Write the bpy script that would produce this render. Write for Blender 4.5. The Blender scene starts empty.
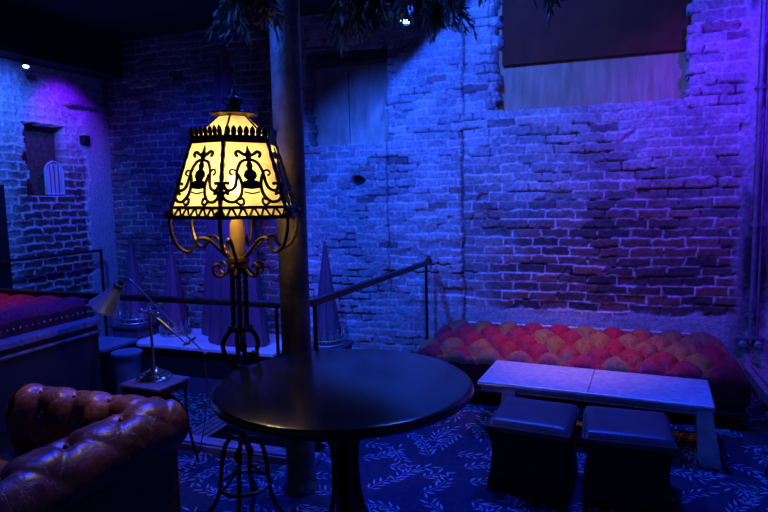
import bpy, bmesh, math, random
import numpy as np
from mathutils import Vector, Matrix

random.seed(7)
PI = math.pi
S = bpy.context.scene
COL = S.collection
S.view_settings.view_transform = 'Standard'
S.view_settings.look = 'None'
S.view_settings.gamma = 1.0
S.view_settings.exposure = 0.0
S.view_settings.use_curve_mapping = False

# ------------------------------------------------------------------ materials
def new_mat(name):
    m = bpy.data.materials.new(name)
    m.use_nodes = True
    nt = m.node_tree
    b = nt.nodes['Principled BSDF']
    return m, nt, b

def setin(b, names, v):
    for n in names:
        if n in b.inputs:
            b.inputs[n].default_value = v
            return

def mat(name, c1, c2=None, rough=.5, metal=0., scale=8., bump=0., bscale=60., detail=5., coat=0., spec=.5, stretch=None):
    m, nt, b = new_mat(name)
    b.inputs['Roughness'].default_value = rough
    b.inputs['Metallic'].default_value = metal
    setin(b, ['Coat Weight'], coat)
    setin(b, ['Specular IOR Level'], spec)
    tc = nt.nodes.new('ShaderNodeTexCoord')
    src = tc.outputs['Object']
    if stretch:
        mp = nt.nodes.new('ShaderNodeMapping')
        mp.inputs['Scale'].default_value = stretch
        nt.links.new(src, mp.inputs['Vector'])
        src = mp.outputs['Vector']
    if c2 is not None:
        n = nt.nodes.new('ShaderNodeTexNoise')
        n.inputs['Scale'].default_value = scale
        n.inputs['Detail'].default_value = detail
        nt.links.new(src, n.inputs['Vector'])
        r = nt.nodes.new('ShaderNodeValToRGB')
        r.color_ramp.elements[0].position = .33
        r.color_ramp.elements[1].position = .67
        r.color_ramp.elements[0].color = (*c1, 1)
        r.color_ramp.elements[1].color = (*c2, 1)
        nt.links.new(n.outputs['Fac'], r.inputs['Fac'])
        nt.links.new(r.outputs['Color'], b.inputs['Base Color'])
    else:
        b.inputs['Base Color'].default_value = (*c1, 1)
    if bump:
        n2 = nt.nodes.new('ShaderNodeTexNoise')
        n2.inputs['Scale'].default_value = bscale
        n2.inputs['Detail'].default_value = 6
        nt.links.new(src, n2.inputs['Vector'])
        bp = nt.nodes.new('ShaderNodeBump')
        bp.inputs['Strength'].default_value = bump
        bp.inputs['Distance'].default_value = .01
        nt.links.new(n2.outputs['Fac'], bp.inputs['Height'])
        nt.links.new(bp.outputs['Normal'], b.inputs['Normal'])
    return m

def attr_mat(name, rough=.85, bump=.5, bscale=90., nmul=.35, spec=.3, sheen=0.):
    """base colour stored per vertex (brick, mortar, paint, dye), broken up by fine noise"""
    m, nt, b = new_mat(name)
    b.inputs['Roughness'].default_value = rough
    setin(b, ['Specular IOR Level'], spec)
    
    a = nt.nodes.new('ShaderNodeAttribute'); a.attribute_name = 'Col'
    tc = nt.nodes.new('ShaderNodeTexCoord')
    n = nt.nodes.new('ShaderNodeTexNoise'); n.inputs['Scale'].default_value = bscale * .5; n.inputs['Detail'].default_value = 6
    nt.links.new(tc.outputs['Object'], n.inputs['Vector'])
    mr = nt.nodes.new('ShaderNodeMapRange')
    mr.inputs['From Min'].default_value = .3; mr.inputs['From Max'].default_value = .7
    mr.inputs['To Min'].default_value = 1 - nmul; mr.inputs['To Max'].default_value = 1 + nmul
    nt.links.new(n.outputs['Fac'], mr.inputs['Value'])
    mx = nt.nodes.new('ShaderNodeVectorMath'); mx.operation = 'SCALE'
    nt.links.new(a.outputs['Color'], mx.inputs[0]); nt.links.new(mr.outputs['Result'], mx.inputs['Scale'])
    nt.links.new(mx.outputs['Vector'], b.inputs['Base Color'])
    if bump:
        n2 = nt.nodes.new('ShaderNodeTexNoise'); n2.inputs['Scale'].default_value = bscale; n2.inputs['Detail'].default_value = 8
        nt.links.new(tc.outputs['Object'], n2.inputs['Vector'])
        bp = nt.nodes.new('ShaderNodeBump'); bp.inputs['Strength'].default_value = bump; bp.inputs['Distance'].default_value = .012
        nt.links.new(n2.outputs['Fac'], bp.inputs['Height']); nt.links.new(bp.outputs['Normal'], b.inputs['Normal'])
    return m

def emit_mat(name, col, strength):
    m, nt, b = new_mat(name)
    b.inputs['Base Color'].default_value = (*col, 1)
    setin(b, ['Emission Color'], (*col, 1))
    setin(b, ['Emission Strength'], strength)
    return m

M = {}
M['brick'] = attr_mat('old brick', .75, .6, 75, .34)
M['carpet'] = mat('navy carpet', (.020, .026, .048), (.036, .042, .07), .95, scale=30, bump=.6, bscale=400, spec=.1)
M['carpet_leaf'] = mat('pale carpet leaf', (.22, .235, .29), (.36, .37, .44), .95, scale=14, bump=.5, bscale=400, spec=.1)
M['ceiling'] = mat('black ceiling paint', (.008, .008, .014), (.014, .014, .022), .9, scale=3)
M['plaster'] = mat('worn plaster', (.30, .29, .30), (.52, .50, .50), .85, scale=3.5, bump=.5, bscale=25)
M['niche_plaster'] = mat('streaked beige panel', (.28, .20, .11), (.44, .33, .20), .8, scale=5, bump=.25, bscale=20, stretch=(4, 1, .6))
M['dark_plaster'] = mat('dim grey panel', (.30, .24, .19), (.46, .40, .34), .85, scale=5, bump=.4, bscale=20, stretch=(2.5, 1, .8))
M['maroon_cloth'] = mat('maroon blind cloth', (.075, .012, .003), (.11, .022, .005), .9, scale=6)
M['old_wood'] = mat('old dark timber', (.03, .02, .018), (.10, .06, .05), .75, scale=10, bump=.8, bscale=40, stretch=(.4, 3, 3))
M['black_wood'] = mat('black stained wood', (.016, .012, .012), (.035, .026, .024), .42, scale=8, bump=.12, bscale=50)
M['table_wood'] = mat('dark polished tabletop', (.010, .010, .012), (.016, .016, .019), .15, scale=5, bump=.05, bscale=120, spec=.6)
M['panel_wood'] = mat('dark oiled panel', (.020, .018, .022), (.035, .03, .034), .4, scale=5, bump=.2, bscale=30)
M['nosing_wood'] = mat('scuffed timber edging', (.16, .11, .12), (.34, .26, .27), .55, scale=12, bump=.4, bscale=40, stretch=(.5, 3, 3))
def creased_leather():
    m, nt, b = new_mat('worn brown leather'); b.inputs['Roughness'].default_value = .36
    N = nt.nodes.new; Lk = nt.links.new
    tc = N('ShaderNodeTexCoord')
    n = N('ShaderNodeTexNoise'); n.inputs['Scale'].default_value = 6; n.inputs['Detail'].default_value = 7; Lk(tc.outputs['Object'], n.inputs['Vector'])
    r = N('ShaderNodeValToRGB'); r.color_ramp.elements[0].position = .35; r.color_ramp.elements[1].position = .68
    r.color_ramp.elements[0].color = (.075, .024, .014, 1); r.color_ramp.elements[1].color = (.19, .07, .038, 1); Lk(n.outputs['Fac'], r.inputs['Fac'])
    ad = N('ShaderNodeVectorMath'); ad.operation = 'MULTIPLY_ADD'; ad.inputs[1].default_value = (.25, .25, .25)
    Lk(n.outputs['Color'], ad.inputs[0]); Lk(tc.outputs['Object'], ad.inputs[2])
    edges = []
    for sc, wd in ((9, .02), (21, .03)):
        v = N('ShaderNodeTexVoronoi'); v.feature = 'DISTANCE_TO_EDGE'; v.inputs['Scale'].default_value = sc; Lk(ad.outputs[0], v.inputs['Vector'])
        mr = N('ShaderNodeMapRange'); mr.inputs['From Max'].default_value = wd; mr.inputs['To Min'].default_value = 1; mr.inputs['To Max'].default_value = 0
        Lk(v.outputs['Distance'], mr.inputs['Value']); edges.append(mr.outputs['Result'])
    mx = N('ShaderNodeMath'); mx.operation = 'MAXIMUM'; Lk(edges[0], mx.inputs[0]); Lk(edges[1], mx.inputs[1])
    fm = N('ShaderNodeMath'); fm.operation = 'MULTIPLY'; fm.inputs[1].default_value = .55; Lk(mx.outputs[0], fm.inputs[0])
    mc = N('ShaderNodeMix'); mc.data_type = 'RGBA'; Lk(fm.outputs[0], mc.inputs['Factor']); Lk(r.outputs['Color'], mc.inputs['A']); mc.inputs['B'].default_value = (.30, .17, .12, 1)
    Lk(mc.outputs['Result'], b.inputs['Base Color'])
    bp = N('ShaderNodeBump'); bp.inputs['Strength'].default_value = .35; bp.inputs['Distance'].default_value = .004; bp.invert = True
    Lk(mx.outputs[0], bp.inputs['Height']); Lk(bp.outputs['Normal'], b.inputs['Normal'])
    return m
M['leather'] = creased_leather()
M['black_leather'] = mat('black leather', (.03, .03, .036), (.05, .05, .058), .36, scale=12, bump=.12, bscale=160, spec=.5)
M['black_body'] = mat('black vinyl', (.008, .008, .01), (.014, .014, .016), .6, scale=10, bump=.1, bscale=120, spec=.3)
M['velvet'] = attr_mat('patched kilim velvet', .8, .4, 160, .45, .2, .3)
M['maroon'] = mat('maroon velvet', (.09, .012, .022), (.15, .02, .035), .85, scale=10, bump=.2, bscale=200, spec=.15)
M['iron'] = mat('black wrought iron', (.016, .014, .013), (.04, .032, .026), .45, .7, scale=30, bump=.3, bscale=90)
M['bronze'] = mat('dark bronze', (.10, .06, .025), (.22, .13, .05), .38, .9, scale=25, bump=.15, bscale=80)
M['brass'] = mat('tarnished brass', (.50, .40, .26), (.72, .60, .42), .2, 1., scale=20)
M['steel'] = mat('brushed steel', (.34, .34, .36), (.52, .52, .54), .3, 1., scale=20)
M['zinc'] = mat('hammered zinc sheet', (.42, .42, .48), (.62, .62, .68), .42, .55, scale=26, bump=.35, bscale=140)
M['shade_grey'] = mat('grey enamel', (.12, .14, .18), (.17, .19, .23), .35, scale=10)
M['pillar'] = mat('rusted painted iron column', (.05, .04, .037), (.17, .14, .12), .55, .15, scale=9, bump=.7, bscale=45)
M['spire'] = mat('purple stained spire', (.14, .045, .09), (.22, .07, .14), .6, scale=6, bump=.15, bscale=60, stretch=(2, 2, .5))
M['spire_dark'] = mat('dark stained spire trim', (.05, .035, .06), (.10, .06, .10), .55, scale=12)
M['silver'] = mat('silvered crest', (.30, .28, .32), (.55, .52, .56), .35, .6, scale=25)
M['pale_top'] = mat('pale painted counter', (.50, .50, .55), (.70, .70, .74), .6, scale=4, bump=.15, bscale=40)
M['glass_blue'] = mat('blue grey plastic', (.12, .14, .24), (.22, .24, .36), .3, scale=5)
M['needle'] = mat('evergreen needles', (.05, .09, .06), (.16, .22, .17), .6, scale=12)
M['twig'] = mat('twig bark', (.05, .035, .025), (.10, .07, .05), .8, scale=20)
M['can'] = mat('black fixture metal', (.01, .01, .012), (.02, .02, .022), .5, .3, scale=10)
M['lens'] = emit_mat('blue lit lens', (.25, .5, 1.0), 14)
M['lens_small'] = emit_mat('dim lit lens', (.45, .55, 1.0), 4)
M['bulb'] = emit_mat('warm glowing bulb', (1.0, .62, .22), 55)
M['candle'] = mat('yellowed candle sleeve', (.26, .15, .05), (.36, .22, .08), .5, scale=9)
M['pipe'] = mat('painted conduit', (.09, .09, .12), (.20, .19, .24), .45, .2, scale=12)
M['arch_panel'] = mat('pale planked wood', (.28, .28, .34), (.52, .52, .60), .7, scale=9, bump=.4, bscale=30, stretch=(1, 5, .5))
M['side_top'] = mat('waxed side table top', (.16, .14, .15), (.24, .21, .22), .3, scale=8)
M['cable'] = mat('black cable', (.01, .01, .01), None, .5)

def mica():
    m = bpy.data.materials.new('amber mica panel'); m.use_nodes = True
    nt = m.node_tree; nt.nodes.clear()
    out = nt.nodes.new('ShaderNodeOutputMaterial')
    tc = nt.nodes.new('ShaderNodeTexCoord')
    n = nt.nodes.new('ShaderNodeTexNoise'); n.inputs['Scale'].default_value = 14; n.inputs['Detail'].default_value = 7
    mp = nt.nodes.new('ShaderNodeMapping'); mp.inputs['Scale'].default_value = (1, 1, 1.6)
    nt.links.new(tc.outputs['Object'], mp.inputs['Vector']); nt.links.new(mp.outputs['Vector'], n.inputs['Vector'])
    r = nt.nodes.new('ShaderNodeValToRGB')
    r.color_ramp.elements[0].position = .3; r.color_ramp.elements[0].color = (.66, .54, .30, 1)
    r.color_ramp.elements[1].position = .6; r.color_ramp.elements[1].color = (.95, .83, .44, 1)
    nt.links.new(n.outputs['Fac'], r.inputs['Fac'])
    tl = nt.nodes.new('ShaderNodeBsdfTranslucent'); nt.links.new(r.outputs['Color'], tl.inputs['Color'])
    df = nt.nodes.new('ShaderNodeBsdfDiffuse'); nt.links.new(r.outputs['Color'], df.inputs['Color'])
    tr = nt.nodes.new('ShaderNodeBsdfTransparent'); tr.inputs['Color'].default_value = (1, .8, .45, 1)
    m1 = nt.nodes.new('ShaderNodeMixShader'); m1.inputs['Fac'].default_value = .72
    nt.links.new(df.outputs[0], m1.inputs[1]); nt.links.new(tl.outputs[0], m1.inputs[2])
    m2 = nt.nodes.new('ShaderNodeMixShader'); m2.inputs['Fac'].default_value = .12
    nt.links.new(m1.outputs[0], m2.inputs[1]); nt.links.new(tr.outputs[0], m2.inputs[2])
    nt.links.new(m2.outputs[0], out.inputs['Surface'])
    return m
M['mica'] = mica()

# ------------------------------------------------------------------ mesh tools
class MB:
    def __init__(self): self.v = []; self.f = []; self.mi = []; self.cur = 0
    def add(self, vs, fs):
        o = len(self.v)
        self.v += [tuple(p) for p in vs]
        self.f += [tuple(i + o for i in f) for f in fs]
        self.mi += [self.cur] * len(fs)
        return self
    def box(self, x0, x1, y0, y1, z0, z1, rot=0, bev=0, c=None):
        bm = bmesh.new()
        bmesh.ops.create_cube(bm, size=1)
        for v in bm.verts:
            v.co = Vector((v.co.x * (x1 - x0), v.co.y * (y1 - y0), v.co.z * (z1 - z0)))
        if bev: bmesh.ops.bevel(bm, geom=bm.edges[:], offset=bev, segments=2, affect='EDGES', profile=.5)
        ctr = Vector(((x0 + x1) / 2, (y0 + y1) / 2, (z0 + z1) / 2))
        R = Matrix.Rotation(rot, 3, 'Z')
        bm.verts.ensure_lookup_table()
        for i, v in enumerate(bm.verts): v.index = i
        self.add([R @ v.co + ctr for v in bm.verts], [[v.index for v in f.verts] for f in bm.faces])
        bm.free(); return self
    def obox(self, a, b, w, h):
        """a bar of section w x h from a to b"""
        a, b = Vector(a), Vector(b); d = (b - a).normalized()
        up = Vector((0, 0, 1)) if abs(d.z) < .95 else Vector((1, 0, 0))
        s = d.cross(up).normalized() * w / 2; u = s.cross(d).normalized() * h / 2
        vs = [p + i * s + j * u for p in (a, b) for i, j in ((-1, -1), (1, -1), (1, 1), (-1, 1))]
        return self.add(vs, [(3, 2, 1, 0), (4, 5, 6, 7), (0, 1, 5, 4), (1, 2, 6, 5), (2, 3, 7, 6), (3, 0, 4, 7)])
    def tube(self, pts, r, seg=10, caps=True):
        pts = [Vector(p) for p in pts]; n = len(pts)
        rs = r if isinstance(r, (list, tuple)) else [r] * n
        t = [(pts[min(i + 1, n - 1)] - pts[max(i - 1, 0)]).normalized() for i in range(n)]
        up = Vector((0, 0, 1)) if abs(t[0].z) < .9 else Vector((1, 0, 0))
        s = t[0].cross(up).normalized()
        vs = []; 
        for i in range(n):
            s = (s - t[i] * s.dot(t[i])).normalized()
            b = t[i].cross(s)
            for k in range(seg):
                a = 2 * PI * k / seg
                vs.append(pts[i] + (s * math.cos(a) + b * math.sin(a)) * rs[i])
        fs = []
        for i in range(n - 1):
            for k in range(seg):
                k2 = (k + 1) % seg
                fs.append((i * seg + k, i * seg + k2, (i + 1) * seg + k2, (i + 1) * seg + k))
        if caps:
            fs.append(tuple(range(seg))[::-1]); fs.append(tuple((n - 1) * seg + k for k in range(seg)))
        return self.add(vs, fs)
    def lathe(self, prof, seg=32, c=(0, 0, 0), axis=None, a0=0.):
        """prof: (r, z) from bottom to top; axis: direction for z"""
        c = Vector(c)
        if axis is None: R = Matrix.Identity(3)
        else: R = Vector((0, 0, 1)).rotation_difference(Vector(axis)).to_matrix()
        vs = []; 
        for r, z in prof:
            for k in range(seg):
                a = a0 + 2 * PI * k / seg
                vs.append(R @ Vector((r * math.cos(a), r * math.sin(a), z)) + c)
        fs = []
        for i in range(len(prof) - 1):
            for k in range(seg):
                k2 = (k + 1) % seg
                fs.append((i * seg + k, i * seg + k2, (i + 1) * seg + k2, (i + 1) * seg + k))
        if prof[0][0] > 1e-5: fs.append(tuple(range(seg))[::-1])
        if prof[-1][0] > 1e-5: fs.append(tuple((len(prof) - 1) * seg + k for k in range(seg)))
        return self.add(vs, fs)
    def ball(self, c, r, seg=12, rings=8, sz=1.):
        prof = [(max(r * math.sin(PI * i / rings), 1e-6), -r * sz * math.cos(PI * i / rings)) for i in range(rings + 1)]
        return self.lathe(prof, seg, c)
    def torus(self, c, R, r, seg=40, sub=8, axis=None):
        Rm = Matrix.Identity(3) if axis is None else Vector((0, 0, 1)).rotation_difference(Vector(axis)).to_matrix()
        vs = []; c = Vector(c)
        for i in range(seg):
            a = 2 * PI * i / seg
            for k in range(sub):
                b = 2 * PI * k / sub
                vs.append(Rm @ Vector(((R + r * math.cos(b)) * math.cos(a), (R + r * math.cos(b)) * math.sin(a), r * math.sin(b))) + c)
        fs = [(i * sub + k, ((i + 1) % seg) * sub + k, ((i + 1) % seg) * sub + (k + 1) % sub, i * sub + (k + 1) % sub) for i in range(seg) for k in range(sub)]
        return self.add(vs, fs)
    def plate(self, poly, o, ex, ey, th):
        """flat outline (list of 2-d points) set at o along axes ex, ey, with thickness th"""
        o, ex, ey = Vector(o), Vector(ex), Vector(ey); nz = ex.cross(ey).normalized() * th / 2
        n = len(poly)
        vs = [o + ex * x + ey * y - nz for x, y in poly] + [o + ex * x + ey * y + nz for x, y in poly]
        fs = [tuple(range(n))[::-1], tuple(range(n, 2 * n))] + [(i, (i + 1) % n, n + (i + 1) % n, n + i) for i in range(n)]
        return self.add(vs, fs)
    def build(self, name, material, parent=None, smooth=False, auto=None):
        me = bpy.data.meshes.new(name)
        me.from_pydata(self.v, [], self.f)
        mats = material if isinstance(material, (list, tuple)) else [material]
        for m in mats: me.materials.append(m)
        if len(mats) > 1: me.polygons.foreach_set('material_index', self.mi)
        bm = bmesh.new(); bm.from_mesh(me)
        bmesh.ops.recalc_face_normals(bm, faces=bm.faces[:])
        bm.to_mesh(me); bm.free()
        if smooth:
            me.polygons.foreach_set('use_smooth', [True] * len(me.polygons))
            me.set_sharp_from_angle(angle=math.radians(auto or 40))
        me.update()
        o = bpy.data.objects.new(name, me); COL.objects.link(o)
        if parent: o.parent = parent
        return o

def grid_obj(name, P, col, material, parent=None, flip=False):
    """P: (n, m, 3) vertex grid, col: (n, m, 3) dye per vertex"""
    n, m = P.shape[:2]
    me = bpy.data.meshes.new(name)
    me.vertices.add(n * m); me.vertices.foreach_set('co', P.reshape(-1).astype(np.float32))
    i = np.arange(n * m).reshape(n, m)
    q = np.stack([i[:-1, :-1], i[1:, :-1], i[1:, 1:], i[:-1, 1:]], -1).reshape(-1, 4)
    if flip: q = q[:, ::-1]
    me.loops.add(q.size); me.loops.foreach_set('vertex_index', q.reshape(-1).astype(np.int32))
    me.polygons.add(len(q)); me.polygons.foreach_set('loop_start', np.arange(0, q.size, 4, dtype=np.int32))
    me.update(calc_edges=True)
    me.polygons.foreach_set('use_smooth', np.ones(len(q), dtype=bool))
    if col is not None:
        a = me.color_attributes.new('Col', 'FLOAT_COLOR', 'POINT')
        c = np.ones((n * m, 4), np.float32); c[:, :3] = col.reshape(-1, 3)
        a.data.foreach_set('color', c.reshape(-1))
    me.materials.append(material); me.validate(); me.update()
    o = bpy.data.objects.new(name, me); COL.objects.link(o)
    if parent: o.parent = parent
    return o

def tag(o, label=None, cat=None, group=None, kind=None):
    if label: o['label'] = label
    if cat: o['category'] = cat
    if group: o['group'] = group
    if kind: o['kind'] = kind
    return o
def struct(o): o['kind'] = 'structure'; return o
def thing(name, label, cat, loc=(0, 0, 0), rz=0, group=None):
    o = bpy.data.objects.new(name, None); COL.objects.link(o)
    o.location = loc; o.rotation_euler = (0, 0, rz); o.empty_display_size = .1
    return tag(o, label, cat, group)
def dup(root, loc, rz, label):
    r = root.copy(); COL.objects.link(r); r.location = loc; r.rotation_euler = (0, 0, rz); r['label'] = label
    for ch in root.children:
        c = ch.copy(); COL.objects.link(c); c.parent = r
        for g in ch.children:
            d = g.copy(); COL.objects.link(d); d.parent = c
    return r
def bez(p0, p1, p2, p3, n=12):
    p0, p1, p2, p3 = map(Vector, (p0, p1, p2, p3)); out = []
    for i in range(n + 1):
        t = i / n; out.append(p0 * (1 - t) ** 3 + p1 * 3 * t * (1 - t) ** 2 + p2 * 3 * t * t * (1 - t) + p3 * t ** 3)
    return out
def spline(pts, n=8):
    """smooth curve through the points"""
    pts = [Vector(p) for p in pts]; out = []
    for i in range(len(pts) - 1):
        a = pts[max(i - 1, 0)]; b = pts[i]; c = pts[i + 1]; d = pts[min(i + 2, len(pts) - 1)]
        for k in range(n):
            t = k / n
            out.append(.5 * ((2 * b) + (c - a) * t + (2 * a - 5 * b + 4 * c - d) * t * t + (3 * b - a - 3 * c + d) * t ** 3))
    out.append(pts[-1]); return out

# ------------------------------------------------------------------ noise and brickwork
def hsh(ix, iy, seed):
    x = (ix.astype(np.int64) * 374761393 + iy.astype(np.int64) * 668265263 + seed * 144269531) & 0xFFFFFFFF
    x = ((x ^ (x >> 13)) * 1274126177) & 0xFFFFFFFF
    x = ((x ^ (x >> 16)) * 2246822519) & 0xFFFFFFFF
    return ((x ^ (x >> 15)) & 0xFFFFFF) / float(0xFFFFFF)
def vn(x, y, seed):
    ix = np.floor(x); iy = np.floor(y); fx = x - ix; fy = y - iy
    fx = fx * fx * (3 - 2 * fx); fy = fy * fy * (3 - 2 * fy)
    a = hsh(ix, iy, seed); b = hsh(ix + 1, iy, seed); c = hsh(ix, iy + 1, seed); d = hsh(ix + 1, iy + 1, seed)
    return (a * (1 - fx) + b * fx) * (1 - fy) + (c * (1 - fx) + d * fx) * fy
def fbm(x, y, seed, oct=4):
    s = 0; a = .5; t = 0
    for k in range(oct):
        s = s + a * vn(x * 2 ** k, y * 2 ** k, seed + k * 17); t += a; a *= .55
    return s / t
def sst(a, b, x):
    t = np.clip((x - a) / (b - a), 0, 1); return t * t * (3 - 2 * t)
def mixc(c, new, w):
    return c * (1 - w[..., None]) + np.array(new) * w[..., None]

def brickwork(u, v, seed, L=.232, h=.083, mort=.013, wear=1.):
    wu = u + (fbm(u * 3, v * 3, seed) - .5) * .05 + (vn(u * 22, v * 22, seed + 5) - .5) * .014 * wear
    wv = v + (fbm(u * 2.2, v * 2.2, seed + 9) - .5) * .045 + (vn(u * 20, v * 24, seed + 6) - .5) * .012 * wear
    row = np.floor(wv / h)
    off = .5 * (row % 2) + .22 * (hsh(row, row * 0, seed + 31) - .5)
    uu = wu / L + off
    c = np.floor(uu)
    du = (np.minimum(uu - c, 1 - (uu - c))) * L
    dv = (np.minimum(wv / h - row, 1 - (wv / h - row))) * h
    d = np.minimum(du, dv)
    mask = sst(mort * .25, mort * .8, d)
    rid = hsh(c, row, seed + 77); rid2 = hsh(c, row, seed + 78)
    return mask, rid, rid2, d

# ------------------------------------------------------------------ back wall (relief mesh)
YW = 5.45
def back_wall():
    x0, x1, z0, z1 = -5.36, 1.62, -.25, 3.30; st = .0105
    xs = np.arange(x0, x1 + st, st); zs = np.arange(z0, z1 + st, st)
    X, Z = np.meshgrid(xs, zs, indexing='ij')
    lf = X < -1.2
    b1 = brickwork(X, Z, 11, .245, .081, .010); b2 = brickwork(X, Z, 23, .205, .0725, .009)
    mask, rid, rid2, d = (np.where(lf, p, q) for p, q in zip(b2, b1))
    n1 = fbm(X * 1.3, Z * 1.3, 201); n2 = fbm(X * 6, Z * 6, 202); n3 = fbm(X * 25, Z * 25, 203, 3)
    hgt = mask * (.004 + .014 * (rid - .5)) + (n3 - .5) * .016 + (n2 - .5) * .012
    # bricks knocked back or lost
    lost = (rid2 > .955) & (n1 > .42)
    hgt = np.where(lost, hgt - mask * .022, hgt)
    # open joints that read as black cracks
    crack = ((1 - mask) * sst(.55, .66, fbm(X * 3.2, Z * 9, 204)))
    hgt -= crack * .030
    brick = np.zeros(X.shape + (3,)); brick[:] = (.125, .058, .062)
    brick = mixc(brick, (.20, .075, .062), sst(.55, .95, rid) * .8)
    brick = mixc(brick, (.055, .035, .05), sst(.5, .0, rid) * .7)
    mort = np.zeros_like(brick); mort[:] = (.50, .48, .49)
    col = brick * mask[..., None] + mort * (1 - mask[..., None])
    # old whitewash: thick up high and to the left of the joint, worn away low on the bench bay
    ww = sst(1.15, 2.1, Z + (n1 - .5) * 1.0) * .8
    ww = np.maximum(ww, sst(-1.10, -1.3, X) * .72)
    ww = np.maximum(ww, sst(.15, .75, X) * sst(.9, 1.9, Z + (n1 - .5) * .6) * .75)
    ww = np.maximum(ww, sst(-.65, -1.15, X + (n2 - .5) * .8) * .45)
    ww = ww * (.55 + .6 * n2) * np.where(rid2 < .03, .4, 1.)
    left = sst(-2.75, -3.2, X)                       # bay on the left has less whitewash and comes out darker
    ww = ww * (1 - .70 * left)
    col = mixc(col, (.46, .45, .47), np.clip(ww, 0, .92))
    ww = np.clip(ww, 0, 1)
    col = mixc(col, (.60, .58, .60), (1 - mask) * (1 - .6 * left) * .55)
    col = mixc(col, (.015, .012, .02), np.clip(crack * 1.3, 0, 1) * .9)
    col *= (.68 + .55 * n1)[..., None] * (.8 + .4 * rid)[..., None]
    # smooth plaster: the end bay, the base course band and a patch over the bench
    pl = sst(.99, 1.06, X + (n2 - .5) * .14 + (n3 - .5) * .05)
    band = sst(.50, .44, Z + (n2 - .5) * .16 + (n1 - .5) * .12) * sst(-2.0, -1.2, X)
    pl = np.maximum(pl, band)
    hgt = hgt * (1 - pl) + pl * (.012 + (n2 - .5) * .02 + (n3 - .5) * .004)
    col = mixc(col, (.34, .33, .36), pl)
    stain = pl * sst(.52, .62, fbm(X * 3.3 + 4, Z * 1.2, 208)) * sst(.9, 1.1, X)
    col = mixc(col, (.06, .05, .07), stain * .85)
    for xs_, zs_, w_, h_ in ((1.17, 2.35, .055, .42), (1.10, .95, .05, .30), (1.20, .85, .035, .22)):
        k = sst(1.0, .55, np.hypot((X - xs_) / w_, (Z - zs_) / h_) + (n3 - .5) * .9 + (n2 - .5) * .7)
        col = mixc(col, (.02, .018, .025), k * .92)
    # cracks: two straight joints where openings were bricked up, and a broken edge by the high recess
    for xc, w, zlo in ((-1.20, .011, .2), (-1.935, .006, .5), (-.955, .004, 1.7)):
        xx = X - xc + (vn(Z * 9, Z * 0, 301) - .5) * .03
        k = np.exp(-(xx / w) ** 2) * sst(zlo, zlo + .1, Z) * sst(.15, .4, vn(Z * 7, X * 0, 305) + .15)
        hgt -= k * .035; col = mixc(col, (.03, .025, .03), np.clip(k, 0, 1) * .85)
    # ragged hole punched in the middle bay
    r = np.hypot((X + 2.247) / 1.35, Z - 1.671) + (n3 - .5) * .03
    k = sst(.062, .036, r); hgt -= k * .07; col = mixc(col, (.01, .01, .012), k)
    k2 = sst(.17, .06, r) * (1 - k); hgt -= k2 * .012; col = mixc(col, (.14, .13, .16), k2 * .5)
    # recesses
    def recess(xa, xb, za, zb, rag, seed):
        jag = (hsh(np.floor(Z / .083), X * 0, seed) - .5) * rag + (n3 - .5) * .03
        jz = (n3 - .5) * .012 + (hsh(np.floor(X / .116), Z * 0, seed + 3) - .5) * .012
        return np.minimum(np.minimum(X - xa - jag, xb + jag * .8 - X), np.minimum(Z - za - jz, zb - Z + jz))
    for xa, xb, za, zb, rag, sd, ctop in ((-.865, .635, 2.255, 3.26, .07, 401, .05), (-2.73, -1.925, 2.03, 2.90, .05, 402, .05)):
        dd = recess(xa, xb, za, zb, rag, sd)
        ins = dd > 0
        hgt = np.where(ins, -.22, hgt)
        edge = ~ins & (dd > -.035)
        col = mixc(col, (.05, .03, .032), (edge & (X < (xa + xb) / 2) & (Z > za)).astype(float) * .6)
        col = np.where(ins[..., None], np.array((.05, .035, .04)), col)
    P = np.stack([X, YW - hgt, Z], -1)
    return struct(grid_obj('wall_back', P, np.clip(col, .004, .9), M['brick'], flip=False))
back_wall()

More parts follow.
